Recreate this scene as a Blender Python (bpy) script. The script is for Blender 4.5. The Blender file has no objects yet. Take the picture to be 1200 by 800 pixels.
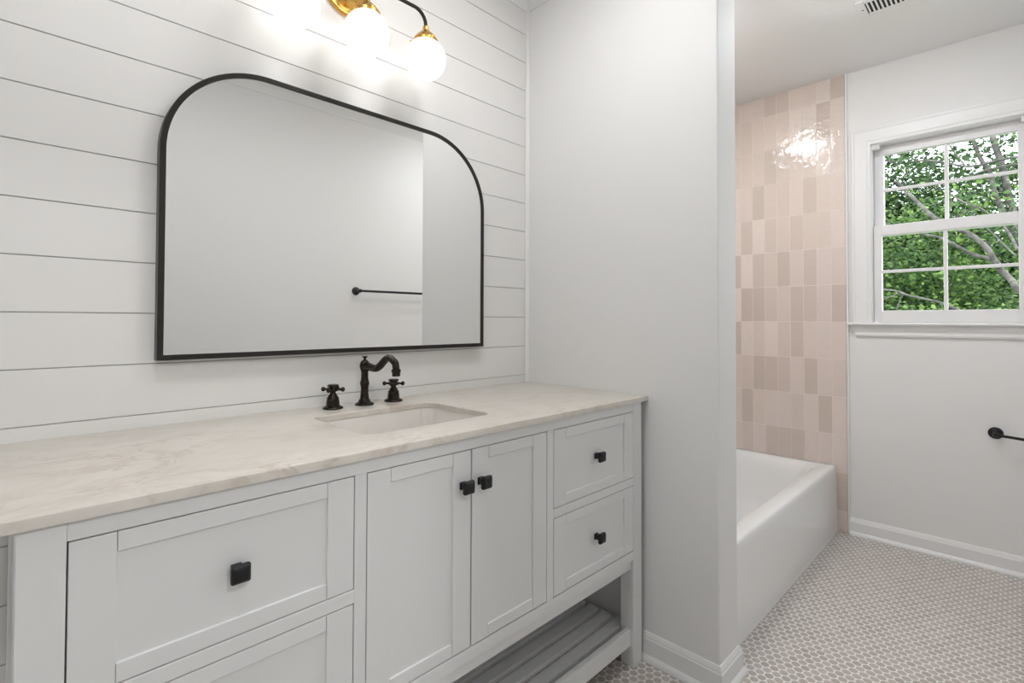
import bpy, math, random
import numpy as np
from mathutils import Vector, Matrix

C = bpy.context.scene.collection
SC = bpy.context.scene
PI = math.pi

# ------------------------------------------------------------------ camera, world, lights, exposure
CAM = Vector((-1.5287, -1.437, 1.1145))
FPX, YAW, PITCH, ROLL, CYPX = 596.43, 0.7872, 0.0174, 0.0032, 365.45
_fw = Vector((math.sin(YAW), math.cos(YAW), 0)); _r = Vector((math.cos(YAW), -math.sin(YAW), 0)); _u = Vector((0, 0, 1))
_F = _fw * math.cos(PITCH) + _u * math.sin(PITCH); _u2 = _u * math.cos(PITCH) - _fw * math.sin(PITCH)
_R = _r * math.cos(ROLL) + _u2 * math.sin(ROLL); _U = _u2 * math.cos(ROLL) - _r * math.sin(ROLL)
cd = bpy.data.cameras.new('camera'); cam = bpy.data.objects.new('camera', cd); C.objects.link(cam)
cd.sensor_fit = 'HORIZONTAL'; cd.sensor_width = 36.0; cd.lens = FPX / 1200 * 36.0
cd.shift_y = -(400 - CYPX) / 1200; cd.clip_start = 0.02; cd.clip_end = 200
M = Matrix.Identity(4)
for i in range(3):
    M[i][0], M[i][1], M[i][2], M[i][3] = _R[i], _U[i], -_F[i], CAM[i]
cam.matrix_world = M
SC.camera = cam

SKY_STRENGTH = 4.5
SUN_STRENGTH = 2.4
GLOBE_STRENGTH = 1.5
ROOM_FILL_STRENGTH = 20.5  # added fill lamps over the vanity area, out of view
WINDOW_FILL_STRENGTH = 24.5  # added fill lamp on the window side, out of view
HALL_FILL_STRENGTH = 92.0  # added fill lamp in the hall, shining in through the doorway
TUB_LAMP_STRENGTH = 40.0
SC.view_settings.view_transform = 'Standard'
SC.view_settings.look = 'None'
SC.view_settings.exposure = 0.20
SC.view_settings.gamma = 1.0
SC.view_settings.use_curve_mapping = False

w = bpy.data.worlds.new('overcast_sky'); SC.world = w; w.use_nodes = True
bg = w.node_tree.nodes['Background']
bg.inputs[0].default_value = (0.90, 0.95, 1.0, 1); bg.inputs[1].default_value = SKY_STRENGTH
sl = bpy.data.lights.new('sun', 'SUN'); sl.energy = SUN_STRENGTH; sl.angle = math.radians(3); sl.color = (1, 0.96, 0.88)
sun = bpy.data.objects.new('sun', sl); C.objects.link(sun)
sun.rotation_euler = Vector((0.55, 0.55, -0.8)).to_track_quat('-Z', 'Y').to_euler()
sun.location = (-4, -4, 8)

# ------------------------------------------------------------------ materials
def mat(name, col=(.8, .8, .8), rough=.5, metal=0., coat=0., spec=.5):
    m = bpy.data.materials.new(name); m.use_nodes = True
    b = m.node_tree.nodes['Principled BSDF']
    b.inputs['Base Color'].default_value = (*col, 1); b.inputs['Roughness'].default_value = rough
    b.inputs['Metallic'].default_value = metal; b.inputs['Coat Weight'].default_value = coat
    b.inputs['Specular IOR Level'].default_value = spec
    return m
class NT:
    def __init__(s, m): s.t = m.node_tree; s.b = s.t.nodes.get('Principled BSDF')
    def n(s, typ, **kw):
        x = s.t.nodes.new(typ)
        for k, v in kw.items(): setattr(x, k, v)
        return x
    def l(s, a, b): s.t.links.new(a, b)
    def val(s, sock, v):
        if hasattr(v, 'links') or hasattr(v, 'is_output'): s.l(v, sock)
        else: sock.default_value = v
    def math(s, op, a, b=0., c=None):
        x = s.n('ShaderNodeMath', operation=op); s.val(x.inputs[0], a); s.val(x.inputs[1], b)
        if c is not None: s.val(x.inputs[2], c)
        return x.outputs[0]
    def mix(s, f, a, b):
        x = s.n('ShaderNodeMix', data_type='RGBA'); s.val(x.inputs[0], f)
        for i, v in ((6, a), (7, b)):
            if hasattr(v, 'is_output'): s.l(v, x.inputs[i])
            else: x.inputs[i].default_value = (*v, 1)
        return x.outputs[2]
    def coords(s): return s.n('ShaderNodeTexCoord').outputs['Object']
    def noise(s, scale, detail=2., vec=None, rough=.5, dist=0.):
        x = s.n('ShaderNodeTexNoise'); x.inputs['Scale'].default_value = scale; x.inputs['Detail'].default_value = detail
        x.inputs['Roughness'].default_value = rough; x.inputs['Distortion'].default_value = dist
        s.l(vec if vec is not None else s.coords(), x.inputs['Vector']); return x.outputs['Fac']
    def ramp(s, f, stops):
        x = s.n('ShaderNodeValToRGB'); e = x.color_ramp.elements
        while len(e) < len(stops): e.new(.5)
        for i, (p, c) in enumerate(stops): e[i].position = p; e[i].color = (*c, 1) if len(c) == 3 else c
        s.l(f, x.inputs[0]); return x.outputs[0]
    def bump(s, h, strength=.1, dist=.01):
        x = s.n('ShaderNodeBump'); x.inputs['Strength'].default_value = strength; x.inputs['Distance'].default_value = dist
        s.l(h, x.inputs['Height']); s.l(x.outputs[0], s.b.inputs['Normal'])

def paint(name, col, rough, bumpy=.03, scale=90):
    m = mat(name, col, rough); t = NT(m)
    n = t.noise(2.2, 3)
    c2 = tuple(v * .975 for v in col)
    t.l(t.mix(n, c2, col), t.b.inputs['Base Color'])
    t.bump(t.noise(scale, 2), bumpy, .004)
    return m
WALL = paint('wall_paint', (.845, .842, .835), .62, .05, 160)
CEIL = paint('ceiling_paint', (.85, .85, .845), .8, .05, 120)
SHIP = paint('shiplap_paint', (.84, .832, .815), .42, .04, 60)
TRIM = paint('trim_paint', (.86, .86, .855), .35, .02, 60)
CAB = paint('cabinet_paint', (.825, .83, .825), .38, .02, 80)
SASH = paint('window_vinyl', (.82, .81, .815), .35, .01, 60)
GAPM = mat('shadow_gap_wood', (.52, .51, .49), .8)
CABIN = mat('cabinet_interior', (.16, .15, .14), .8)
BLACK = mat('matte_black_metal', (.012, .012, .013), .38, .3)
FRAMEB = mat('dark_bronze_frame', (.028, .025, .022), .36, .5)
BRASS = mat('brushed_brass', (.80, .47, .12), .26, 1.)
DARKTUBE = mat('dark_bronze_tube', (.035, .03, .028), .35, .7)
TUB = mat('tub_enamel', (.90, .90, .895), .16, 0, .4)
SINK = mat('sink_porcelain', (.80, .765, .72), .14, 0, .4)
CHROME = mat('dark_bronze_drain', (.05, .038, .03), .3, .9)
PLASTIC = mat('white_plastic', (.80, .80, .79), .4)
VENTD = mat('vent_dark_duct', (.03, .03, .03), .9)
SOIL = mat('grass_ground', (.10, .14, .05), .95)
def bronze():
    m = mat('oil_rubbed_bronze', (.045, .03, .022), .27, .85); t = NT(m)
    n = t.noise(70, 4)
    t.l(t.mix(n, (.014, .012, .010), (.056, .044, .035)), t.b.inputs['Base Color'])
    return m
BRONZE = bronze()
def globe_mat(name, col, strength):
    m = bpy.data.materials.new(name); m.use_nodes = True; t = m.node_tree
    b = t.nodes['Principled BSDF']; b.inputs['Base Color'].default_value = (.9, .9, .88, 1); b.inputs['Roughness'].default_value = .2
    b.inputs['Emission Color'].default_value = (*col, 1); b.inputs['Emission Strength'].default_value = strength
    return m
GLOBE = globe_mat('lit_opal_glass', (1, .975, .94), GLOBE_STRENGTH)
LENS_TUB = globe_mat('lit_tub_lens', (.95, .975, 1.0), TUB_LAMP_STRENGTH)
FILL_WIN = globe_mat('window_side_fill_diffuser', (.90, .96, 1.0), WINDOW_FILL_STRENGTH)  # glow of the added window-side fill lamp
FILL_HALL = globe_mat('hall_fill_diffuser', (.985, .99, 1.0), HALL_FILL_STRENGTH)  # glow of the added hall fill lamp
FILL_ROOM = globe_mat('room_fill_diffuser', (.985, .99, 1.0), ROOM_FILL_STRENGTH)  # glow of the two added room fill lamps
def mirror_mat():
    m = mat('mirror_silver', (.865, .87, .86), .005, 1.); return m
MIRROR = mirror_mat()
def glass():
    m = bpy.data.materials.new('window_glass'); m.use_nodes = True; t = m.node_tree; t.nodes.clear()
    o = t.nodes.new('ShaderNodeOutputMaterial'); mx = t.nodes.new('ShaderNodeMixShader')
    tr = t.nodes.new('ShaderNodeBsdfTransparent'); tr.inputs[0].default_value = (.95, .97, .96, 1)
    g = t.nodes.new('ShaderNodeBsdfGlossy'); g.inputs['Roughness'].default_value = .01
    f = t.nodes.new('ShaderNodeFresnel'); f.inputs[0].default_value = 1.10
    t.links.new(f.outputs[0], mx.inputs[0]); t.links.new(tr.outputs[0], mx.inputs[1]); t.links.new(g.outputs[0], mx.inputs[2])
    t.links.new(mx.outputs[0], o.inputs[0]); return m
GLASS = glass()
def quartz():
    m = mat('cream_quartz', (.80, .74, .68), .3); t = NT(m)
    co = t.coords(); mp = t.n('ShaderNodeMapping'); mp.inputs['Scale'].default_value = (1.3, 2.0, 1.6); mp.inputs['Rotation'].default_value = (0, 0, .5)
    t.l(co, mp.inputs[0]); v = mp.outputs[0]
    big = t.noise(5.5, 6, v, .65, 1.2)
    base = t.ramp(big, [(.3, (.635, .58, .515)), (.48, (.70, .655, .595)), (.72, (.745, .705, .65))])
    vein = t.math('ABSOLUTE', t.math('SUBTRACT', t.noise(4.2, 6, v, .62, 1.4), .5))
    vm = t.ramp(vein, [(0, (1, 1, 1)), (.012, (.5, .5, .5)), (.05, (0, 0, 0))])
    gate = t.ramp(t.noise(2.1, 2, v), [(.45, (0, 0, 0)), (.7, (.8, .8, .8))])
    k = t.math('MULTIPLY', vm, gate)
    t.l(t.mix(k, base, (.46, .38, .30)), t.b.inputs['Base Color'])
    return m
QUARTZ = quartz()
def penny():
    m = mat('penny_tile', (.6, .52, .47), .32); t = NT(m)
    S = .028
    sep = t.n('ShaderNodeSeparateXYZ'); t.l(t.coords(), sep.inputs[0])
    px = t.math('DIVIDE', sep.outputs[0], S * math.sqrt(3)); py = t.math('DIVIDE', sep.outputs[1], S)
    def grid(off):
        a = t.math('ADD', px, off); b = t.math('ADD', py, off)
        ra = t.math('ROUND', a); rb = t.math('ROUND', b)
        da = t.math('MULTIPLY', t.math('SUBTRACT', a, ra), math.sqrt(3)); db = t.math('SUBTRACT', b, rb)
        d = t.math('SQRT', t.math('ADD', t.math('MULTIPLY', da, da), t.math('MULTIPLY', db, db)))
        cid = t.n('ShaderNodeCombineXYZ'); t.l(ra, cid.inputs[0]); t.l(rb, cid.inputs[1]); cid.inputs[2].default_value = off
        wn = t.n('ShaderNodeTexWhiteNoise', noise_dimensions='3D'); t.l(cid.outputs[0], wn.inputs['Vector'])
        return d, wn.outputs['Value']
    d1, r1 = grid(0.); d2, r2 = grid(.5)
    d = t.math('MINIMUM', d1, d2); first = t.math('LESS_THAN', d1, d2)
    r = t.math('ADD', t.math('MULTIPLY', r1, first), t.math('MULTIPLY', r2, t.math('SUBTRACT', 1., first)))
    tile = t.ramp(r, [(0, (.405, .36, .33)), (.45, (.455, .405, .375)), (.8, (.485, .43, .40)), (1, (.515, .455, .435))])
    mk = t.ramp(d, [(.425, (0, 0, 0)), (.455, (1, 1, 1))])
    t.l(t.mix(mk, tile, (.80, .77, .735)), t.b.inputs['Base Color'])
    t.val(t.b.inputs['Roughness'], t.math('ADD', .38, t.math('MULTIPLY', mk, .4)))
    h = t.ramp(d, [(.34, (1, 1, 1)), (.46, (0, 0, 0))]); t.bump(h, .35, .0015)
    return m
PENNY = penny()
def zellige():
    m = mat('glazed_blush_tile', (.7, .55, .47), .07, 0, .4); t = NT(m)
    at = t.n('ShaderNodeAttribute', attribute_name='tone')
    n = t.noise(30, 3); 
    mixd = t.mix(t.math('MULTIPLY', n, .22), at.outputs['Color'], (.66, .56, .50))
    t.l(mixd, t.b.inputs['Base Color'])
    t.bump(t.noise(34, 2, None, .5, .6), .42, .006)
    return m
TILE = zellige()
GROUT = mat('tile_grout', (.84, .77, .71), .7)
def leaf_mat(name, cols):
    m = mat(name, cols[1], .5); t = NT(m)
    at = t.n('ShaderNodeAttribute', attribute_name='tone')
    t.l(t.ramp(at.outputs['Fac'], [(0, cols[0]), (.5, cols[1]), (1, cols[2])]), t.b.inputs['Base Color'])
    tr = t.n('ShaderNodeBsdfTranslucent'); t.l(t.ramp(at.outputs['Fac'], [(0, cols[1]), (1, cols[2])]), tr.inputs[0])
    mx = t.n('ShaderNodeMixShader'); mx.inputs[0].default_value = .35
    out = [x for x in t.t.nodes if x.type == 'OUTPUT_MATERIAL'][0]
    t.l(t.b.outputs[0], mx.inputs[1]); t.l(tr.outputs[0], mx.inputs[2]); t.l(mx.outputs[0], out.inputs[0])
    return m
LEAF = leaf_mat('green_leaves', [(.014, .042, .008), (.042, .105, .018), (.16, .25, .055)])
LEAFD = leaf_mat('dark_green_leaves', [(.008, .025, .006), (.026, .07, .014), (.085, .16, .035)])
def bark():
    m = mat('grey_bark', (.3, .27, .23), .9); t = NT(m)
    t.l(t.ramp(t.noise(14, 5), [(.3, (.035, .031, .028)), (.55, (.085, .078, .07)), (.75, (.17, .158, .142))]), t.b.inputs['Base Color'])
    return m
BARK = bark()

# ------------------------------------------------------------------ mesh helpers
class MB:
    def __init__(s): s.v = []; s.f = []; s.mi = []; s.tone = []
    def add(s, vs, fs, mi=0, tone=None):
        o = len(s.v); s.v += [tuple(x) for x in vs]
        for f in fs:
            s.f.append([o + i for i in f]); s.mi.append(mi); s.tone.append(tone)
        return s
    def box(s, x0, x1, y0, y1, z0, z1, mi=0, tone=None):
        x0, x1 = min(x0, x1), max(x0, x1); y0, y1 = min(y0, y1), max(y0, y1); z0, z1 = min(z0, z1), max(z0, z1)
        return s.add([(x0, y0, z0), (x1, y0, z0), (x1, y1, z0), (x0, y1, z0), (x0, y0, z1), (x1, y0, z1), (x1, y1, z1), (x0, y1, z1)],
              [(0, 3, 2, 1), (4, 5, 6, 7), (0, 1, 5, 4), (1, 2, 6, 5), (2, 3, 7, 6), (3, 0, 4, 7)], mi, tone)
    def prism(s, poly, ax, a, b, mi=0):
        # poly: 2D points extruded along axis ax from a to b
        def P(p, t):
            q = list(p); q.insert(ax, t); return tuple(q)
        n = len(poly); vs = [P(p, a) for p in poly] + [P(p, b) for p in poly]
        fs = [tuple(range(n))[::-1], tuple(range(n, 2 * n))] + [(i, (i + 1) % n, n + (i + 1) % n, n + i) for i in range(n)]
        return s.add(vs, fs, mi)
    def lathe(s, prof, org=(0, 0, 0), axis=(0, 0, 1), seg=32, mi=0):
        q = Vector((0, 0, 1)).rotation_difference(Vector(axis).normalized()); org = Vector(org)
        vs = []; fs = []; rows = []
        for r, z in prof:
            if r < 1e-6:
                rows.append([len(vs)]); vs.append(org + q @ Vector((0, 0, z)))
            else:
                rows.append(list(range(len(vs), len(vs) + seg)))
                vs += [org + q @ Vector((r * math.cos(2 * PI * i / seg), r * math.sin(2 * PI * i / seg), z)) for i in range(seg)]
        for a, b in zip(rows, rows[1:]):
            for i in range(seg):
                j = (i + 1) % seg
                if len(a) == 1 and len(b) == 1: continue
                if len(a) == 1: fs.append((a[0], b[j], b[i]))
                elif len(b) == 1: fs.append((a[i], a[j], b[0]))
                else: fs.append((a[i], a[j], b[j], b[i]))
        if len(rows[0]) > 1: fs.append(tuple(rows[0][::-1]))
        if len(rows[-1]) > 1: fs.append(tuple(rows[-1]))
        return s.add(vs, fs, mi)
    def tube(s, pts, rad, seg=16, mi=0):
        pts = [Vector(p) for p in pts]; n = len(pts)
        rad = [rad] * n if not hasattr(rad, '__len__') else rad
        tn = [(pts[min(i + 1, n - 1)] - pts[max(i - 1, 0)]).normalized() for i in range(n)]
        up = Vector((0, 0, 1)) if abs(tn[0].z) < .9 else Vector((1, 0, 0))
        a = tn[0].cross(up).normalized(); vs = []; fs = []
        for i in range(n):
            a = (a - tn[i] * a.dot(tn[i])).normalized(); b = tn[i].cross(a)
            vs += [pts[i] + rad[i] * (math.cos(2 * PI * k / seg) * a + math.sin(2 * PI * k / seg) * b) for k in range(seg)]
        for i in range(n - 1):
            for k in range(seg):
                k2 = (k + 1) % seg
                fs.append((i * seg + k, i * seg + k2, (i + 1) * seg + k2, (i + 1) * seg + k))
        fs.append(tuple(range(seg))[::-1]); fs.append(tuple((n - 1) * seg + k for k in range(seg)))
        return s.add(vs, fs, mi)
    def loops(s, ls, cap0=True, cap1=True, mi=0):
        n = len(ls[0]); vs = [p for l in ls for p in l]; fs = []
        for i in range(len(ls) - 1):
            for k in range(n):
                k2 = (k + 1) % n
                fs.append((i * n + k, i * n + k2, (i + 1) * n + k2, (i + 1) * n + k))
        if cap0: fs.append(tuple(range(n))[::-1])
        if cap1: fs.append(tuple((len(ls) - 1) * n + k for k in range(n)))
        return s.add(vs, fs, mi)
    def sweep(s, prof, path, side=1, mi=0):
        # prof: (outward, z) closed polygon; path: xy points, outward = side * left normal, mitred corners
        P = [Vector((*p, 0)) for p in path]; n = len(P); ls = []
        for i in range(n):
            d0 = (P[i] - P[i - 1]).normalized() if i else None
            d1 = (P[i + 1] - P[i]).normalized() if i < n - 1 else None
            nn = [Vector((-d.y, d.x, 0)) * side for d in (d0, d1) if d is not None]
            if len(nn) == 2:
                b = (nn[0] + nn[1]).normalized(); b /= max(.2, b.dot(nn[0]))
            else: b = nn[0]
            ls.append([(P[i] + b * o + Vector((0, 0, z)))[:] for o, z in prof])
        return s.loops(ls, True, True, mi)
    def build(s, name, mats, parent=None, bev=0., smooth=None, seg=2):
        me = bpy.data.meshes.new(name); me.from_pydata(s.v, [], s.f); me.update()
        mats = mats if isinstance(mats, (list, tuple)) else [mats]
        for m in mats: me.materials.append(m)
        me.polygons.foreach_set('material_index', s.mi)
        if any(t is not None for t in s.tone):
            a = me.color_attributes.new('tone', 'FLOAT_COLOR', 'CORNER'); k = 0; buf = []
            for f, t in zip(s.f, s.tone):
                t = t or (.7, .6, .5)
                buf += [*t, 1.] * len(f)
            a.data.foreach_set('color', buf)
        import bmesh
        bm = bmesh.new(); bm.from_mesh(me); bmesh.ops.recalc_face_normals(bm, faces=bm.faces); bm.to_mesh(me); bm.free()
        if smooth:
            me.shade_smooth(); me.set_sharp_from_angle(angle=math.radians(smooth))
        o = bpy.data.objects.new(name, me); C.objects.link(o)
        if parent is not None:
            o.parent = parent; o.matrix_parent_inverse = parent.matrix_basis.inverted()
        if bev:
            md = o.modifiers.new('bevel', 'BEVEL'); md.width = bev; md.segments = seg; md.limit_method = 'ANGLE'; md.angle_limit = math.radians(35)
        return o
def thing(name, label, cat, loc=(0, 0, 0), group=None):
    o = bpy.data.objects.new(name, None); C.objects.link(o); o.location = loc; o.empty_display_size = .05
    return tag(o, label, cat, group)
def tag(o, label, cat, group=None):
    o['label'] = label; o['category'] = cat
    if group: o['group'] = group
    return o
def struct(o, label=None, cat=None):
    o['kind'] = 'structure'
    if label: o['label'] = label
    if cat: o['category'] = cat
    return o
def rrect(cx, cy, hx, hy, r, seg=8):
    pts = []
    for sx, sy, a0 in ((1, 1, 0), (-1, 1, 90), (-1, -1, 180), (1, -1, 270)):
        for k in range(seg + 1):
            a = math.radians(a0 + 90 * k / seg)
            pts.append((cx + sx * (hx - r) + r * math.cos(a), cy + sy * (hy - r) + r * math.sin(a)))
    return pts

# ------------------------------------------------------------------ room shell
XL, XR, YF, H = -2.30, 1.6491, -1.63, 2.44          # left wall, window wall, wall behind the camera, ceiling
PT, PY = .1372, -.7937                                # partition thickness and length
struct(MB().box(XL - .12, XR + .14, YF - .12, .14, -.10, 0).build('floor', PENNY), 'floor of round penny tiles in taupe with pale grout', 'floor')
struct(MB().box(XL - .12, XR + .14, YF - .12, .14, H, H + .12).build('ceiling', CEIL), 'smooth white painted ceiling', 'ceiling')
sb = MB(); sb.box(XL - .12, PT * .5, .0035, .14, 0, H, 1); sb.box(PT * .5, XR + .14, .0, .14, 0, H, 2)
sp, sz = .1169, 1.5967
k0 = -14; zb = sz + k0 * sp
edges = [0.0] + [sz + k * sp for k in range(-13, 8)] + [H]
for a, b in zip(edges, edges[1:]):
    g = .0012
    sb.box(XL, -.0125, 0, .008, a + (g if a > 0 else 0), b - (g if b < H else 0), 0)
struct(sb.build('wall_back', [SHIP, GAPM, WALL], bev=.0007, seg=1), 'white horizontal shiplap wall behind the vanity', 'wall')
DX0, DX1, DZ = -2.06, -1.16, 2.05  # unseen doorway, added so light from the hall fills the room
fb = MB(); fb.box(XL - .12, DX0, YF - .12, YF, 0, H); fb.box(DX1, XR + .14, YF - .12, YF, 0, H); fb.box(DX0, DX1, YF - .12, YF, DZ, H)
struct(fb.build('wall_front', WALL), 'plain white wall opposite the vanity', 'wall')
dr = MB(); dp = [(DX0, 0), (DX0, DZ), (DX1, DZ), (DX1, 0)]; dl = []
for i, (x, z) in enumerate(dp):
    ux, uz = [(-1, 0), (-1, 1), (1, 1), (1, 0)][i]
    dl.append([(x + ux * t, YF + o, z + uz * t) for t, o in [(0, -.13), (0, .010), (.012, .014), (.055, .016), (.066, .018), (.07, .014), (.07, -.005)]])
dr.loops(dl); struct(dr.build('added_doorway_1', TRIM, smooth=30), 'added white cased doorway opposite the vanity, letting in fill light', 'doorway')
HY = -4.0  # unseen hall added as a bright space that sends in fill light
struct(MB().box(XL - 1.1, .4, HY, YF - .12, -.10, 0).build('floor_hall', paint('hall_floor', (.62, .56, .50), .5)), 'pale floor of the added hall behind the doorway', 'floor')
struct(MB().box(XL - 1.1, .4, HY, YF - .12, H, H + .12).build('ceiling_hall', CEIL), 'white ceiling of the added hall', 'ceiling')
struct(MB().box(XL - 1.1, .4, HY - .1, HY, 0, H).build('wall_hall_far', WALL), 'white far wall of the added hall', 'wall')
struct(MB().box(XL - 1.2, XL - 1.1, HY, YF - .12, 0, H).build('wall_hall_left', WALL), 'white left wall of the added hall', 'wall')
struct(MB().box(.4, .5, HY, YF - .12, 0, H).build('wall_hall_right', WALL), 'white right wall of the added hall', 'wall')
struct(MB().box(XL - 1.1, XL - .12, YF - .12, YF, 0, H).build('wall_hall_front', WALL), 'white wall between the added hall and the bathroom', 'wall')
struct(MB().box(XL - .12, XL, YF, .012, 0, H).build('wall_left', WALL), 'plain white wall at the left end of the room', 'wall')
struct(MB().box(0, PT, PY, .005, 0, H).build('wall_partition', WALL, bev=.004), 'white partition wall between vanity and bathtub', 'wall')
# window wall with its opening
WY0, WY1, WZ0, WZ1 = -1.485, -.900, 1.100, 2.034
wb = MB()
wb.box(XR, XR + .14, YF - .12, .14, 0, WZ0); wb.box(XR, XR + .14, YF - .12, .14, WZ1, H)
wb.box(XR, XR + .14, WY1, .14, WZ0, WZ1); wb.box(XR, XR + .14, YF - .12, WY0, WZ0, WZ1)
struct(wb.build('wall_right', WALL), 'white wall with the window beside the tub', 'wall')

# corner trim, crown, baseboards
struct(MB().prism([(-.0125, 0), (0, 0), (0, -.0125), (-.003, -.0125), (-.009, -.008), (-.0125, -.003)], 2, 0, H - .04).build('trim_1', TRIM), 'slim white corner strip at the end of the shiplap', 'trim')
crown = [(0, H - .045), (.006, H - .045), (.008, H - .038), (.016, H - .03), (.028, H - .016), (.036, H - .008), (.04, H - .006), (.04, H), (0, H)]
struct(MB().sweep(crown, [(XL, 0), (0, 0), (0, PY)], -1).build('trim_2', TRIM, smooth=35), 'small white crown moulding over the shiplap and partition', 'trim')
struct(MB().sweep(crown, [(XL, YF), (XR, YF)], 1).build('trim_3', TRIM, smooth=35), 'small white crown moulding on the wall opposite the vanity', 'trim')
base = [(0, 0), (.024, 0), (.024, .006), (.021, .014), (.014, .019), (.0125, .02), (.0125, .068), (.010, .071), (.010, .075), (.006, .081), (.004, .087), (0, .088)]
struct(MB().sweep(base, [(0, 0), (0, PY), (PT, PY), (PT, -.752)], -1).build('baseboard_partition', TRIM, smooth=35), 'white moulded baseboard wrapping the partition end', 'baseboard')
struct(MB().sweep(base, [(XR, -.797), (XR, YF), (DX1 + .072, YF)], -1).build('baseboard_right', TRIM, smooth=35), 'white moulded baseboard below the window', 'baseboard')
struct(MB().sweep(base, [(DX0 - .072, YF), (XL, YF), (XL, 0)], -1).build('baseboard_left', TRIM, smooth=35), 'white moulded baseboard at the left end of the room', 'baseboard')

# ------------------------------------------------------------------ tub alcove tiles
tones = {'L': (.83, .735, .67), 'M': (.77, .665, .60), 'P': (.78, .68, .63), 'D': (.66, .565, .505), 'd': (.71, .61, .55)}
rowpat = ['MMMDdMMLD', 'MMMMMLLDM', 'MMMDMMMLP', 'LPDMMMDMM', 'LdLdMdMMP', 'DLdMDPDPM', 'LDDdMDDPD', 'DLMLMDMPP', 'MMDDdPDPP',
          'PDMPPMPDP', 'MdPDDDPPP', 'DdLMdDLPD', 'PMDMMPMPP', 'MDMPDMPPD', 'MDMPDMPPD']      # top row first, far columns first
rnd = random.Random(4)
TW, TH, TZ0 = .0681, .2009, .1108
cols_y = [-.2423 - TW * k for k in range(-4, 9)]        # tile edges towards the room
def tone(ch):
    b = tones[ch]; j = rnd.uniform(.965, 1.035); return tuple(min(1, c * j) for c in b)
tb = MB(); tb.box(XR - .0079, XR - .0005, -.786, 0, 0, H - .0, 1)
g = .0011; rows = 13
for r in range(rows):
    z0 = TZ0 + TH * (r - 1); z1 = z0 + TH
    z0c, z1c = max(.0, z0), min(H - .001, z1)
    pat = rowpat[12 - r] if 12 - r < len(rowpat) else rowpat[-1]
    for c in range(-4, 8):
        y1 = -.2423 - TW * c; y0 = y1 - TW
        if y1 > 0: y1 = 0
        ch = pat[c + 1] if 0 <= c + 1 < 9 else rnd.choice('MMDLPd')
        tb.box(XR - .0085 - rnd.uniform(0, .0006), XR - .004, y0 + g, y1 - g, z0c + g, z1c - g, 0, tone(ch))
struct(tb.build('wall_tub_tile', [TILE, GROUT], bev=.0008, seg=1), 'blush and beige glazed vertical tiles at the end of the tub', 'tiled wall')
tb = MB(); tb.box(PT, XR - .009, -.0065, -.0005, 0, H, 1)
for r in range(rows):
    z0 = TZ0 + TH * (r - 1); z1 = z0 + TH; z0c, z1c = max(0, z0), min(H - .001, z1)
    x = PT + .009
    while x < XR - .012:
        x1 = min(x + TW, XR - .010); tb.box(x + g, x1 - g, -.0085, -.004, z0c + g, z1c - g, 0, tone(rnd.choice('MMDLPdM'))); x = x1
struct(tb.build('wall_tub_back', [TILE, GROUT], bev=.0008, seg=1), 'blush and beige glazed vertical tiles along the tub', 'tiled wall')
tb = MB(); tb.box(PT + .0005, PT + .0065, -.735, -.009, 0, H, 1)
for r in range(rows):
    z0 = TZ0 + TH * (r - 1); z1 = z0 + TH; z0c, z1c = max(0, z0), min(H - .001, z1)
    y = -.010
    while y > -.735:
        y1 = max(y - TW, -.735); tb.box(PT + .004, PT + .0085, y1 + g, y - g, z0c + g, z1c - g, 0, tone(rnd.choice('MMDLPdM'))); y = y1 - 1e-6
        if y <= -.7345: break
struct(tb.build('wall_tub_head', [TILE, GROUT], bev=.0008, seg=1), 'blush and beige glazed tiles on the tub side of the partition', 'tiled wall')
struct(MB().box(XR - .0105, XR, -.797, -.787, 0, H).build('trim_4', TRIM, bev=.002), 'slim white edge strip beside the tile', 'trim')

# ------------------------------------------------------------------ window
win = bpy.data.objects.new('window_1', None); C.objects.link(win); win.location = (XR, (WY0 + WY1) / 2, WZ0)
struct(win, 'white double-hung window with divided panes beside the tub', 'window')
cas = MB()
def casing_prof(s):   # across width: outer edge to inner edge (t from 0 to .085) , out into room
    return [(0, 0), (0, .016), (.004, .019), (.012, .019), (.015, .016), (.055, .013), (.062, .015), (.066, .015), (.069, .012), (.083, .010), (.085, .007), (.085, 0)]
# mitred frame on three sides: path in (y,z): up the left, across the head, down the right
pth = [(-.900, WZ0 + .012), (-.900, WZ1), (WY0, WZ1), (WY0, WZ0 + .012)]
ls = []
for i, (y, z) in enumerate(pth):
    dy, dz = [(1, 0), (1, 1), (-1, 1), (-1, 0)][i]
    ls.append([(XR - o, y + dy * (.085 - t), z + dz * (.085 - t)) for t, o in casing_prof(0)])
cas.loops(ls); cas.build('casing', TRIM, win, smooth=30)
MB().prism([(XR - .034, 1.098), (XR - .037, 1.102), (XR - .037, 1.108), (XR - .033, 1.112), (XR + .03, 1.112), (XR + .03, 1.098)], 1, -1.585, -.796).v
st = MB(); pp = [(XR - .034, 1.097), (XR - .038, 1.101), (XR - .038, 1.108), (XR - .034, 1.112), (XR + .03, 1.112), (XR + .03, 1.097)]
n = len(pp); st.loops([[(x, -1.59, z) for x, z in pp], [(x, -.797, z) for x, z in pp]]); st.build('window_sill', TRIM, win)
ap = MB(); ls = []
for t, o in [(0, 0), (0, .016), (.02, .016), (.035, .011), (.048, .013), (.056, .010), (.06, 0)]:
    ls.append([(XR - o, -1.583 + t * .45, 1.097 - t), (XR - o, -.805 - t * .45, 1.097 - t)])
vs = [p for l in ls for p in l]; m_ = len(ls)
fs = [(2 * i, 2 * i + 1, 2 * ((i + 1) % m_) + 1, 2 * ((i + 1) % m_)) for i in range(m_)] + [tuple(2 * i for i in range(m_)), tuple(2 * i + 1 for i in range(m_))[::-1]]
ap.add(vs, fs); ap.build('apron', TRIM, win)
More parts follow.
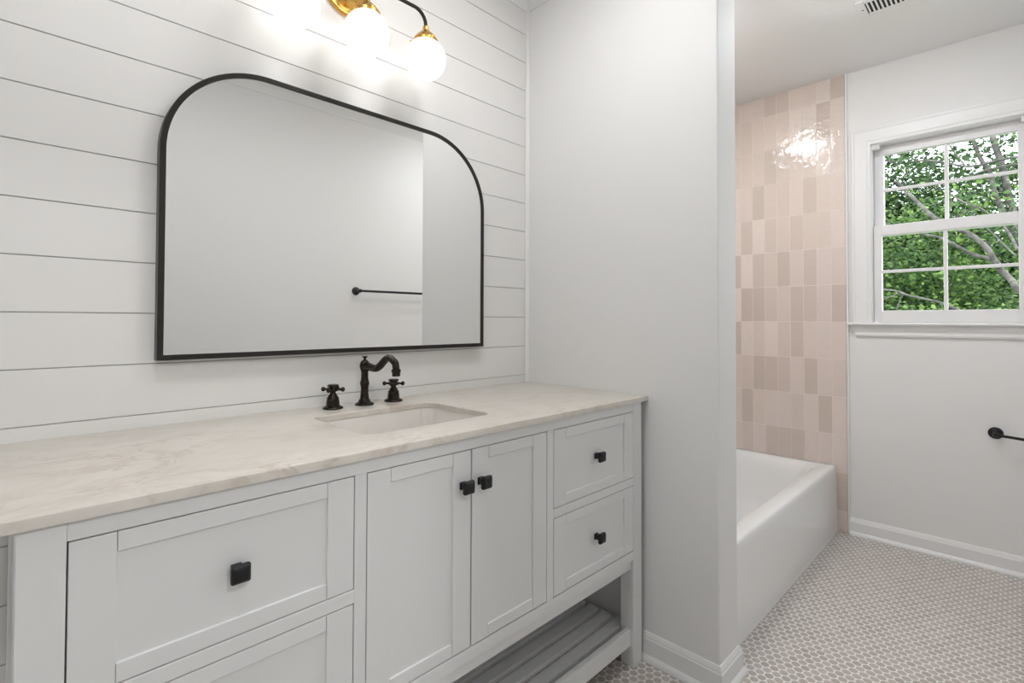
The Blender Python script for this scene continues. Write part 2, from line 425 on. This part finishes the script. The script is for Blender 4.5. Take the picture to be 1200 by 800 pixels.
jb = MB()
jb.box(XR, XR + .135, WY1 - .004, WY1, WZ0, WZ1); jb.box(XR, XR + .135, WY0, WY0 + .004, WZ0, WZ1); jb.box(XR, XR + .135, WY0, WY1, WZ1 - .004, WZ1); jb.box(XR + .03, XR + .135, WY0, WY1, WZ0, WZ0 + .012)
jb.build('jamb', TRIM, win)
GY0, GY1 = -1.4385, -.9395
def sash(name, x0, x1, z0, z1, gz0, gz1, gy0, gy1, mz):
    s = MB()
    y0, y1 = WY0 + .005, WY1 - .005
    s.box(x0, x1, y0, gy0, z0, z1); s.box(x0, x1, gy1, y1, z0, z1); s.box(x0, x1, gy0, gy1, z0, gz0); s.box(x0, x1, gy0, gy1, gz1, z1)
    so = s.build(name, SASH, win, bev=.002)
    xm = (x0 + x1) / 2; ym = (gy0 + gy1) / 2
    mm = MB(); mm.box(xm - .009, xm + .009, ym - .0075, ym + .0075, gz0, gz1); mm.box(xm - .008, xm + .008, gy0, gy1, mz - .0075, mz + .0075)
    mm.build('muntin', SASH, so, bev=.002)
    for a0, a1 in ((gy0, ym - .0075), (ym + .0075, gy1)):
        for c0, c1 in ((gz0, mz - .0075), (mz + .0075, gz1)):
            MB().box(xm - .002, xm + .002, a0 - .002, a1 + .002, c0 - .002, c1 + .002).build('pane', GLASS, so)
    return so
sash('lower_sash', XR + .014, XR + .046, 1.113, 1.611, 1.1735, 1.559, GY0, GY1, 1.3735)
sash('upper_sash', XR + .050, XR + .082, 1.56, WZ1 - .005, 1.60, 1.982, -1.4405, -.9455, 1.799)

# ------------------------------------------------------------------ bathtub
tub = thing('bathtub', 'white enamel bathtub with a plain apron in the tiled alcove', 'bathtub', (.9, -.38, 0))
x0, x1, y0, y1, zr = PT + .010, XR - .0098, -.742, -.0095, .348
cx, cy, hx, hy = (x0 + x1) / 2, (y0 + y1) / 2, (x1 - x0) / 2, (y1 - y0) / 2
def L2(dx, dyf, dyb, r, z):  # inset by dx at both ends, dyf at the apron side, dyb at the back
    yy0, yy1 = y0 + dyf, y1 - dyb
    return [(px, py, z) for px, py in rrect(cx, (yy0 + yy1) / 2, hx - dx, (yy1 - yy0) / 2, r, 7)]
tl = [L2(0, -.002, 0, .004, 0), L2(0, 0, 0, .004, .02), L2(0, .006, 0, .004, .318), L2(.0, .009, 0, .006, zr - .012), L2(.001, .012, .001, .008, zr - .004), L2(.004, .018, .004, .010, zr),
      L2(.030, .050, .022, .05, zr), L2(.040, .066, .032, .065, zr - .001), L2(.048, .078, .040, .075, zr - .004), L2(.058, .091, .048, .085, zr - .012), L2(.068, .103, .057, .09, zr - .026), L2(.080, .116, .067, .10, zr - .055), L2(.095, .130, .078, .11, zr - .12),
      L2(.125, .15, .095, .12, .11), L2(.155, .18, .125, .12, .075), L2(.20, .22, .165, .12, .062)]
MB().loops(tl).build('tub_shell', TUB, tub, smooth=50)
MB().lathe([(0, 0), (.028, 0), (.03, .002), (.022, .004), (0, .003)], (.42, -.36, .0622), seg=24).build('drain', BRONZE, tub, smooth=40)

# ------------------------------------------------------------------ vanity cabinet
VX0, VX1, VF, VB = -1.512, -.030, -.5492, -.012
VT = .8490
van = thing('vanity_cabinet', 'white shaker vanity with drawers, doors and an open slatted shelf', 'vanity', (-.771, -.28, 0))
LEGW = .0485
for a, b in ((VX0, VX0 + LEGW), (VX1 - LEGW, VX1)):
    MB().box(a, b, VF, VF + LEGW, 0, VT).build('leg', CAB, van, bev=.0015)
    MB().box(a, b, VB - LEGW, VB, 0, VT).build('leg', CAB, van, bev=.0015)
FA, FB = VX0 + LEGW, VX1 - LEGW
dt, d1b, d2t, db_ = .8226, .6102, .5851, .3755
XS = [(-1.0542, -1.0297), (-.5043, -.4781)]
ff = MB()
ff.box(FA, FB, VF, VF + .022, dt, VT)
for a, b in XS: ff.box(a, b, VF, VF + .022, db_ - .001, dt)
ff.box(FA, XS[0][0], VF, VF + .022, d2t, d1b); ff.box(XS[1][1], FB, VF, VF + .022, d2t, d1b)
ff.box(FA, FB, VF, VF + .022, .345, db_ - .001)
ff.build('face_frame', CAB, van, bev=.0008, seg=1)
MB().box(FA, FB, VF + .010, VF + .03, .3125, .345).build('lower_rail', CAB, van, bev=.001)
for a_, b_ in ((VX0 + .006, VX0 + .022), (VX1 - .022, VX1 - .006)): MB().box(a_, b_, VF + LEGW, VB - LEGW, .330, VT).build('side_panel', CAB, van)

MB().box(VX0 + .022, VX1 - .022, VF + .024, VB, .330, .346).build('bottom_panel', CAB, van)
MB().box(VX0 + LEGW, VX1 - LEGW, VB - .012, VB - .002, .346, VT).build('back_panel', CABIN, van)
MB().box(VX0 + .022, VX1 - .022, VF + .0215, VF + .0235, .346, dt).build('liner', CABIN, van)
def knob(x, z, parent):
    k = MB(); yb = VF + .006
    hs = .0145
    def q(h, y, r): return [(px, y, pz) for px, pz in rrect(x, z, h, h, r, 4)]
    k.loops([q(.0085, VF, .002), q(.0085, VF - .003, .002), q(.0070, VF - .005, .002), q(.0070, VF - .013, .002), q(.0090, VF - .0165, .003), q(.0140, VF - .0185, .003), q(hs, VF - .021, .003), q(hs, VF - .0245, .003), q(.0128, VF - .0275, .003), q(.009, VF - .0295, .003), q(.004, VF - .0303, .0015)])
    o = k.build('knob', BLACK, parent, smooth=35); o['label'] = 'small square matte black knob'; return o
def front(name, xa, xb, za, zb, kx, kz, recess=.0048):
    g = .0019; st, rl = .051, .0275
    xa += g; xb -= g; za += g; zb -= g
    f = MB()
    f.box(xa, xa + st, VF, VF + .019, za, zb); f.box(xb - st, xb, VF, VF + .019, za, zb)
    e = .0007
    f.box(xa + st + e, xb - st - e, VF + .0003, VF + .019, za, za + rl); f.box(xa + st + e, xb - st - e, VF + .0003, VF + .019, zb - rl, zb)
    o = f.build(name, CAB, van, bev=.0008, seg=1)
    MB().box(xa + st - .004, xb - st + .004, VF + recess, VF + .016, za + rl - .004, zb - rl + .004).build('panel', CAB, o)
    k = knob(kx, kz, o)
    if abs(kx - (xa + xb) / 2) < .02:      # drawer knob stands on the recessed panel
        for v in k.data.vertices: v.co.y += recess
    return o
front('drawer', FA, XS[0][0], d1b, dt, -1.2572, .7164)
front('drawer', FA, XS[0][0], db_, d2t, -1.2572, .4802)
front('drawer', XS[1][1], FB, d1b, dt, -.2790, .7164)
front('drawer', XS[1][1], FB, db_, d2t, -.2790, .4802)
XM = -.7665
front('door', XS[0][1], XM, db_, dt, XM - .0265, .7455)
front('door', XM, XS[1][0], db_, dt, XM + .0265, .7455)
sh = MB(); sy = VF + .012
sh.box(FA, FB, sy, sy + .020, .066, .118)                               # front rail
sh.box(FA, FB, VB - .032, VB - .012, .066, .118)
sh.box(VX0 + .008, VX0 + .034, VF + LEGW, VB - LEGW, .066, .096); sh.box(VX1 - .034, VX1 - .008, VF + LEGW, VB - LEGW, .066, .096)
sh.build('shelf_frame', CAB, van, bev=.0012)
sl = MB(); ns = 8; span0, span1 = VF + LEGW + .003, VB - LEGW + .010; pw = (span1 - span0) / ns
for i in range(ns):
    sl.box(VX0 + .010, VX1 - .010, span0 + i * pw, span0 + i * pw + pw - .0165, .0962, .1125)
sl.build('shelf_slats', CAB, van, bev=.0012)

# countertop with sink cut-out
CT, CB = .8659, .8500
CX0, CX1, CY0, CY1 = -1.535, -.0015, -.5570, -.0005
scx, scy, shx, shy, sr = -.7815, -.293, .1860, .1425, .034
ct = MB()
outer = []; inner = rrect(scx, scy, shx, shy, sr, 8)
for (px, py) in inner:   # matching outer ring by ray from the sink centre
    dx, dy = px - scx, py - scy
    tx = ((CX1 - scx) if dx > 0 else (CX0 - scx)) / dx if abs(dx) > 1e-6 else 1e9
    ty = ((CY1 - scy) if dy > 0 else (CY0 - scy)) / dy if abs(dy) > 1e-6 else 1e9
    t = min(tx, ty); outer.append((scx + dx * t, scy + dy * t))
# the arc ends on the short sides carry the four slab corners
for i, corner in ((0, (CX1, CY1)), (17, (CX0, CY1)), (18, (CX0, CY0)), (35, (CX1, CY0))): outer[i] = corner
def shrink(p, d): return (min(max(p[0], CX0 + d), CX1 - d), min(max(p[1], CY0 + d), CY1 - d))
def I(d, z): return [(px, py, z) for px, py in rrect(scx, scy, shx + d, shy + d, sr, 8)]
e = .0018
lo = [I(0, CB), I(0, CT - .002), I(.0015, CT), [(*shrink(p, e), CT) for p in outer], [(*shrink(p, e * .3), CT - e * .3) for p in outer], [(*p, CT - e) for p in outer], [(*p, CB) for p in outer], I(0, CB)]
ct.loops(lo, False, False)
counter = ct.build('countertop', QUARTZ, smooth=25)
tag(counter, 'cream veined stone countertop on the white vanity', 'countertop')

sink = thing('sink', 'rectangular cream undermount sink set in the stone countertop', 'sink', (scx, scy, .72))
def S(d, z, r): return [(px, py, z) for px, py in rrect(scx, scy, shx + d, shy + d, r, 8)]
sk = [S(.018, CB - .0005, .04), S(.002, CB - .0005, .036), S(.001, CB - .004, .036), S(-.004, CB - .06, .036), S(-.010, CB - .105, .038), S(-.022, CB - .13, .045), S(-.05, CB - .142, .045), S(-.10, CB - .146, .03), S(-.138, CB - .148, .004)]
bowl = MB().loops(sk, False, True)
sk2 = [S(.018, CB - .0005, .04), S(.018, CB - .012, .04), S(.006, CB - .06, .04), S(-.002, CB - .115, .045), S(-.045, CB - .155, .045)]
bowl.loops(sk2, False, True)
bowl.build('bowl', SINK, sink, smooth=50)
MB().lathe([(0, 0), (.022, 0), (.0235, .0015), (.018, .004), (.006, .0055), (0, .0055)], (scx, scy, CB - .1478), seg=24).build('drain', BRONZE, sink, smooth=40)

# ------------------------------------------------------------------ faucet (widespread: spout and two cross handles)
fx, fy = -.7675, -.0645
fau = thing('faucet', 'oil-rubbed bronze widespread faucet with cross handles behind the sink', 'faucet', (fx, fy, CT))
b = MB()
b.lathe([(0, 0), (.0270, 0), (.0275, .002), (.0262, .0045), (.0225, .0065), (.0185, .0085), (.0172, .011), (.0172, .0135), (.0148, .0155), (.0128, .02), (.0114, .032), (.0109, .048), (.0118, .056), (.0134, .0615), (.0134, .066), (.0116, .0705), (.0106, .078), (.0102, .095), (.0110, .099), (.0125, .1035), (.0145, .110), (.0147, .117), (.0125, .1255), (.0075, .1305), (.004, .1335)], (fx, fy, CT), seg=32)
spout = b.build('spout_body', BRONZE, fau, smooth=35)
z0 = CT
ctrl = [(0, .113), (.02, .1135), (.045, .111), (.068, .112), (.088, .121), (.105, .1325), (.122, .1425), (.140, .1440), (.155, .1375), (.1645, .132), (.168, .121), (.169, .114)]
def cat(P, n=6):
    out = []
    P = [Vector(p) for p in P]; Q = [P[0] * 2 - P[1]] + P + [P[-1] * 2 - P[-2]]
    for i in range(1, len(Q) - 2):
        for k in range(n):
            t = k / n; a, b_, c, d = Q[i - 1], Q[i], Q[i + 1], Q[i + 2]
            out.append(.5 * ((2 * b_) + (c - a) * t + (2 * a - 5 * b_ + 4 * c - d) * t * t + (3 * b_ - a - 3 * c + d) * t ** 3))
    out.append(P[-1]); return out
pts = cat([(fx, fy - d, z0 + z) for d, z in ctrl])
rad = [.0108 - .0012 * (i / len(pts)) for i in range(len(pts))]
rad[:10] = [max(.0108, .0135 - .0027 * k / 10) for k in range(10)]
MB().tube(pts, rad, 20).build('spout_neck', BRONZE, spout, smooth=50)
MB().lathe([(.009, .0), (.0118, .001), (.0128, .004), (.0128, .008), (.0112, .0095), (.0112, .0185), (.0100, .020), (.006, .020)], (fx, fy - .169, z0 + .1165), (0, -.05, -1), 24).build('aerator', BRONZE, spout, smooth=35)
MB().lathe([(.0045, 0), (.0035, .006), (.003, .009), (.004, .011), (.0085, .0135), (.0088, .0155), (.006, .0165), (0, .017)], (fx, fy, z0 + .1265), seg=20).build('lift_rod', BRONZE, spout, smooth=35)
for s, hxx in ((-1, fx - .0978), (1, fx + .0985)):
    h = MB()
    h.lathe([(0, 0), (.0275, 0), (.028, .002), (.0268, .0045), (.023, .007), (.0185, .0095), (.0178, .0125), (.0182, .015), (.017, .0225), (.0162, .027), (.0168, .029), (.0145, .033), (.0105, .0395), (.0075, .044), (.0068, .048)], (hxx, fy, CT), seg=28)
    hb = h.build('handle', BRONZE, fau, smooth=35)
    c = MB(); zc = CT + .0545
    c.lathe([(.0068, -.008), (.0105, -.006), (.0115, -.003), (.0115, .003), (.0110, .0065), (.0155, .0075), (.0160, .009), (.0155, .0115), (.0130, .0135), (0, .0142)], (hxx, fy, zc), seg=24)
    for k in range(4):
        a = math.radians(45 * (1 if s < 0 else -1) + 90 * k + (-4 if s < 0 else 2)); d = Vector((math.cos(a), math.sin(a), 0))
        c.lathe([(.0062, .008), (.005, .013), (.0034, .018), (.0032, .022), (.0052, .0245), (.0068, .0275), (.0068, .0295), (.005, .0325), (.0022, .0338), (0, .034)], (hxx, fy, zc), d, 14)
    c.build('cross_handle', BRONZE, hb, smooth=35)

# ------------------------------------------------------------------ mirror
MX0, MX1, MZ0, MZ1, MRAD = -1.2745, -.2640, 1.0195, 1.7590, .243
mir = thing('wall_mirror', 'large arched-corner mirror in a thin dark frame above the vanity', 'mirror', ((MX0 + MX1) / 2, 0, MZ0))
def outline(d):
    pts = []; a0, a1, c0, c1, r = MX0 + d, MX1 - d, MZ0 + d, MZ1 - d, MRAD - d
    pts += [(a0, c0), (a1, c0)]
    for k in range(25):
        t = math.radians(90 * k / 24); pts.append((a1 - r + r * math.cos(t), c1 - r + r * math.sin(t)))
    for k in range(25):
        t = math.radians(90 + 90 * k / 24); pts.append((a0 + r + r * math.cos(t), c1 - r + r * math.sin(t)))
    return pts
def O(d, y): return [(x, y, z) for x, z in outline(d)]
fr = MB().loops([O(0, -.001), O(0, -.028), O(.0012, -.0295), O(.0118, -.0295), O(.0128, -.0285), O(.0128, -.001), O(0, -.001)], False, False)
fr.build('frame', FRAMEB, mir, smooth=30)
MB().loops([O(.012, -.020), O(.012, -.026)]).build('mirror_glass', MIRROR, mir)

# ------------------------------------------------------------------ vanity light
lx, ly, lz = -.8005, -.119, 1.9377
lig = thing('vanity_light', 'brass and dark bronze three-globe wall light above the mirror', 'wall light', (lx, 0, 2.10))
MB().lathe([(0, 0), (.074, 0), (.076, .003), (.076, .008), (.070, .011), (.066, .011), (.064, .014), (.055, .022), (.03, .028), (.014, .031), (.012, .034), (0, .034)], (lx - .004, -.0002, 2.108), (0, -1, 0), 48).build('backplate', BRASS, lig, smooth=30)
zt = 2.0875
at = MB(); at.tube([(lx - .004, -.03, 2.108), (lx - .002, -.07, 2.107), (lx, -.105, 2.098), (lx, -.119, zt)], .0065, 14)
at.build('stem', BRASS, lig, smooth=50)
rr = .042; sp3 = .2047
arm = MB(); P = []
for k in range(9):
    a = math.radians(180 - 90 + 0) ; t = math.radians(90 * k / 8)
    P.append((lx - sp3 + rr - rr * math.cos(t), ly, zt - rr + rr * math.sin(t)))
P = [(lx - sp3, ly, 2.034)] + P
Q = [(2 * lx - x, y, z) for x, y, z in P][::-1]
arm.tube(P + Q, .0056, 16); arm.build('arm', DARKTUBE, lig, smooth=50)
MB().tube([(lx, ly, zt), (lx, ly, 2.034)], .0062, 14).build('arm', DARKTUBE, lig, smooth=50)
for k in (-1, 0, 1):
    gx = lx + k * (sp3 if k else 0)
    hd = MB(); hd.lathe([(0, .104), (.0085, .104), (.0095, .102), (.0095, .092), (.0125, .090), (.0150, .087), (.020, .082), (.0275, .075), (.0345, .066), (.0375, .060), (.039, .059), (.039, .050), (.0365, .050), (.0365, .056), (0, .070)], (gx, ly, lz), seg=36)
    for a in (20, 140, 260):
        d = Vector((math.cos(math.radians(a)), math.sin(math.radians(a)), 0))
        hd.lathe([(.002, .036), (.002, .041), (.0042, .042), (.0042, .048), (.003, .049), (0, .049)], (gx, ly, lz + .0545), d, 10)
    hold = hd.build('shade_holder', BRASS, lig, smooth=35)
    gp = [(.0637 * math.sin(math.radians(a)), -.0637 * math.cos(math.radians(a))) for a in range(0, 146, 6)]
    gp[0] = (0, -.0637)
    MB().lathe(gp + [(.030, .056), (0, .056)], (gx, ly, lz), seg=40).build('glass_globe', GLOBE, hold, smooth=60)

# ------------------------------------------------------------------ black bath hardware on the walls
def rosette(mb, org, ax):
    mb.lathe([(0, 0), (.026, 0), (.0265, .003), (.024, .007), (.015, .009), (.0115, .011), (.0085, .016), (.008, .048), (.0095, .05)], org, ax, 28)
tp = thing('toilet_paper_holder', 'black wall holder with an arm under the window', 'holder', (XR, -1.357, .615))
m1 = MB(); rosette(m1, (XR, -1.357, .6155), (-1, 0, 0)); m1.lathe([(0, -.009), (.008, -.007), (.0105, 0), (.008, .007), (0, .009)], (XR - .058, -1.357, .6155), (-1, 0, 0), 20); m1.build('mount', BLACK, tp, smooth=40)
MB().tube([(XR - .058, -1.352, .6158), (XR - .058, -1.40, .6125), (XR - .058, -1.515, .605)], .0062, 14).build('arm', BLACK, tp, smooth=40)
tw = thing('towel_bar', 'long matte black towel bar on the wall opposite the vanity', 'towel bar', (.35, YF, 1.30))
MZ = 1.302
for xx in (.075, .685):
    m1 = MB(); rosette(m1, (xx, YF, MZ), (0, 1, 0)); m1.lathe([(0, -.012), (.009, -.010), (.0125, 0), (.009, .010), (0, .012)], (xx, YF + .058, MZ), (0, 1, 0), 20); m1.build('post', BLACK, tw, smooth=40)
MB().tube([(.05, YF + .058, MZ), (.71, YF + .058, MZ)], .0075, 16).build('bar', BLACK, tw, smooth=40)

# ------------------------------------------------------------------ blind brackets and ceiling register
for y_, lab in ((-.921, 'small white blind bracket at the left top corner of the window'), (-1.468, 'small white blind bracket at the right top corner of the window')):
    br = MB(); br.box(XR - .006, XR + .012, y_ - .016, y_ + .016, 2.004, 2.027)
    br.lathe([(0, 0), (.008, 0), (.008, .004), (.004, .006), (0, .006)], (XR - .006, y_, 2.015), (-1, 0, 0), 16)
    tag(br.build('blind_bracket', PLASTIC, bev=.003), lab, 'bracket')
reg = thing('ceiling_register', 'white ceiling air register with narrow dark slots', 'air vent', (1.035, -1.12, H))
RX0, RX1, RY0, RY1 = .985, 1.080, -1.245, -.993
f = MB(); fw_ = .027; z0, z1 = H - .005, H - .0003
f.box(RX0 - fw_, RX1 + fw_, RY1, RY1 + fw_, z0, z1); f.box(RX0 - fw_, RX1 + fw_, RY0 - fw_, RY0, z0, z1)
f.box(RX0 - fw_, RX0, RY0, RY1, z0, z1); f.box(RX1, RX1 + fw_, RY0, RY1, z0, z1)
fo = f.build('frame', PLASTIC, reg, bev=.0015)
MB().lathe([(0, 0), (.0035, 0), (.003, .0012), (0, .0015)], (1.032, -.980, z0), (0, 0, -1), 12).build('screw', CHROME, fo)
MB().box(RX0, RX1, RY0, RY1, H - .0012, H - .0004).build('duct_opening', VENTD, reg)
n = 17; s_ = MB()
for i in range(n):
    y = RY0 + (RY1 - RY0) * (i + .5) / n
    s_.prism([(y - .0045, H - .0050), (y + .0018, H - .0050), (y + .0035, H - .0012), (y - .0028, H - .0012)], 0, RX0, RX1)
s_.build('louvers', PLASTIC, reg)

# ------------------------------------------------------------------ ceiling lamps: the tub light, and unseen lamps added for fill
def dome(x, y, lab, lens, k=1.0):
    t = thing('tub_and_fill_light', lab, 'ceiling light', (x, y, H))  # shared by the tub light and the added fill lamps
    MB().lathe([(r_ * k, z_) for r_, z_ in [(0, .0005), (.165, .0005), (.165, .022), (.150, .024), (.150, .02), (0, .02)]], (x, y, H), (0, 0, -1), 48).build('base', BRASS, t, smooth=40)
    MB().lathe([(r_ * k, .021 + (z_ - .021) * .6) for r_, z_ in [(0, .021), (.149, .021), (.146, .038), (.13, .055), (.10, .069), (.06, .077), (0, .080)]], (x, y, H), (0, 0, -1), 48).build('diffuser', lens, t, smooth=60)
dome(.62, -.33, 'smaller round flush ceiling light above the bathtub', LENS_TUB, .8)
dome(-1.40, -.78, 'added round fill lamp on the ceiling near the left end of the vanity', FILL_ROOM)  # unseen lamp added to even out the vanity side
dome(-.56, -.64, 'added round fill lamp on the ceiling near the partition wall', FILL_ROOM)  # unseen lamp added to brighten partition and shiplap
dome(.74, -1.06, 'added round fill lamp on the ceiling near the window', FILL_WIN)  # unseen lamp added to brighten the window end
dome(-1.55, -2.75, 'added round fill lamp in the hall behind the doorway', FILL_HALL)  # unseen lamp added to light the vanity front through the doorway

# ------------------------------------------------------------------ outside: ground and trees beyond the window
gz = -3.0
struct(MB().box(2.2, 40, -25, 25, gz - .2, gz).build('ground', SOIL), 'grass below the window', 'ground')
def proj_pt(px, py, X):
    d = _F + _R * ((px - 600) / FPX) - _U * ((py - CYPX) / FPX)
    return CAM + d * ((X - CAM.x) / d.x)
def leaves(cent, ext, n, size, rng, keep=None, lo_tone=-.15, hi_tone=.95):
    """n folded leaves scattered in clumps inside an ellipsoid"""
    V = []; Fc = []; T = []
    ncl = max(8, n // 26)
    cc = rng.normal(size=(ncl, 3)); cc /= np.linalg.norm(cc, axis=1)[:, None]; cc *= rng.random((ncl, 1)) ** (1 / 2.2)
    cc = np.array(cent) + cc * np.array(ext)
    if keep is not None: cc = cc[[keep(c) for c in cc]]
    for c in cc:
        tn = rng.uniform(lo_tone, hi_tone); m = 26
        pos = c + rng.normal(size=(m, 3)) * np.array((.16, .16, .10))
        for p in pos:
            a = rng.normal(size=3); a[2] = -abs(a[2]) * .5; a /= np.linalg.norm(a)
            nn = rng.normal(size=3) * .6 + np.array((-.35, -.1, .75)); b = np.cross(nn, a); b /= np.linalg.norm(b); nn = np.cross(a, b)
            L = size * rng.uniform(.65, 1.3); W = L * .36; o = len(V)
            V += [p, p + a * L * .35 + b * W - nn * L * .05, p + a * L, p + a * L * .35 - b * W - nn * L * .05, p + a * L * .5 + nn * L * .05]
            Fc += [(o, o + 4, o + 1), (o + 1, o + 4, o + 2), (o + 2, o + 4, o + 3), (o + 3, o + 4, o)]
            t = min(1, max(0, tn + rng.uniform(-.22, .22))); T += [t] * 4
    return V, Fc, T
def foliage(parent, m, blobs, seed):
    rng = np.random.default_rng(seed); mb = MB()
    for bl in blobs:
        V, Fc, T = leaves(*bl[:4], rng, *bl[4:]); mb.add(V, Fc)
        for k, t in enumerate(T): mb.tone[len(mb.tone) - len(T) + k] = (t, t, t)
    me = bpy.data.meshes.new('foliage'); me.from_pydata([tuple(v) for v in mb.v], [], mb.f); me.materials.append(m)
    a = me.color_attributes.new('tone', 'FLOAT_COLOR', 'CORNER'); buf = []
    for f_, t in zip(mb.f, mb.tone): buf += [t[0], t[0], t[0], 1.] * len(f_)
    a.data.foreach_set('color', buf); me.update()
    o = bpy.data.objects.new('foliage', me); C.objects.link(o); o.parent = parent; o.matrix_parent_inverse = parent.matrix_basis.inverted(); return o
def limb(parent, pxs, X, r0, r1, extra=None, name='branch'):
    P = [proj_pt(x, y, X + .12 * math.sin(i * 1.7)) for i, (x, y) in enumerate(pxs)]
    if extra: P = P + [Vector(e_) for e_ in extra]
    P = cat(P, 5); n_ = len(P)
    return MB().tube(P, [r0 + (r1 - r0) * i / (n_ - 1) for i in range(n_)], 9).build(name, BARK, parent, smooth=60)
TX = 5.6
tA = thing('leaning_tree', 'tree with thick pale limbs crossing the lower window panes', 'tree', (TX, -2.3, gz))
MB().tube(cat([(TX, -2.3, gz), (TX, -2.2, -1), (TX, -2.0, .4), (TX + .05, -1.85, 1.0)], 5), [.16 - .003 * i for i in range(16)], 12).build('trunk', BARK, tA, smooth=60)
limb(tA, [(1050, 212), (1062, 224), (1090, 251), (1107, 262), (1124, 269), (1138, 275), (1155, 289), (1164, 303), (1174, 317), (1187, 330), (1193, 339)], TX, .017, .034, [(TX + .02, -1.65, 1.2), (TX + .05, -1.85, .95)])
limb(tA, [(1062, 268), (1081, 274), (1101, 278), (1119, 287), (1138, 297), (1158, 303), (1168, 308)], TX - .05, .011, .019)
limb(tA, [(1020, 338), (1034, 339), (1052, 341), (1065, 346), (1088, 351), (1110, 357), (1140, 372), (1165, 395)], TX - .4, .007, .017, [(TX - .2, -1.75, .8), (TX, -1.95, .6)])
limb(tA, [(1051, 362), (1056, 349), (1060, 344)], TX - .4, .004, .007)
limb(tA, [(1028, 354), (1042, 348), (1055, 343)], TX - .4, .005, .007)
limb(tA, [(1105, 222), (1112, 226), (1128, 236), (1146, 243), (1160, 252), (1180, 270), (1192, 292)], TX + .1, .005, .014)
limb(tA, [(1108, 260), (1116, 256), (1130, 249), (1144, 242)], TX + .1, .004, .008)
limb(tA, [(1150, 262), (1165, 275), (1180, 290), (1191, 300)], TX - .2, .004, .007)
foliage(tA, LEAF, [((TX + .75, -.6, .9), (.55, 1.6, 1.0), 17000, .052), ((TX + .7, -.3, 2.0), (.5, 1.5, .7), 6500, .058), ((TX - .1, -.9, .75), (.4, 1.2, .55), 5200, .056)], 3)
TX2 = 8.8
tB = thing('tall_tree', 'tall tree with two dark upright stems in the upper window panes', 'tree', (TX2, -2.3, gz))
MB().tube(cat([(TX2, -2.3, gz), (TX2, -2.2, -1), (TX2, -1.95, 1.2), proj_pt(1192, 270, TX2)], 5), [.17 - .004 * i for i in range(16)], 12).build('trunk', BARK, tB, smooth=60)
limb(tB, [(1155, 120), (1163, 160), (1174, 194), (1178, 212), (1182, 232), (1187, 250), (1192, 272)], TX2, .035, .055)
limb(tB, [(1130, 130), (1146, 180), (1160, 202), (1165, 224), (1173, 244), (1188, 272)], TX2 - .1, .024, .04)
limb(tB, [(1030, 186), (1055, 192), (1080, 188), (1106, 190), (1130, 195), (1150, 193), (1170, 188), (1200, 182)], TX2 - .3, .012, .018)
limb(tB, [(1092, 222), (1112, 216), (1134, 208), (1150, 201), (1170, 196), (1200, 191)], TX2 - .2, .008, .016)
limb(tB, [(1100, 150), (1118, 178), (1130, 193)], TX2 - .2, .007, .012)
foliage(tB, LEAFD, [((TX2 + .7, -.2, 2.2), (.9, 2.4, 1.0), 19000, .08), ((TX2 + .5, -.4, 3.4), (.9, 2.2, .85), 7000, .075), ((TX2, -.9, .3), (.8, 2.0, 1.2), 3000, .11), ((TX2 + .3, .45, 3.3), (.6, .4, .5), 1500, .075)], 8)
TX3 = 13.2
tC = thing('background_tree', 'dense green tree filling the view behind the limbs', 'tree', (TX3, .2, gz))
MB().tube([(TX3, .2, gz), (TX3, .25, -.5), (TX3 + .1, .1, 1.6), (TX3, .2, 3.0)], [.2, .17, .12, .07], 12).build('trunk', BARK, tC, smooth=60)
foliage(tC, LEAFD, [((TX3, .3, 1.4), (1.5, 3.8, 2.3), 22000, .17), ((TX3 + .5, 0, 4.2), (1.2, 2.8, .9), 1500, .14)], 11)
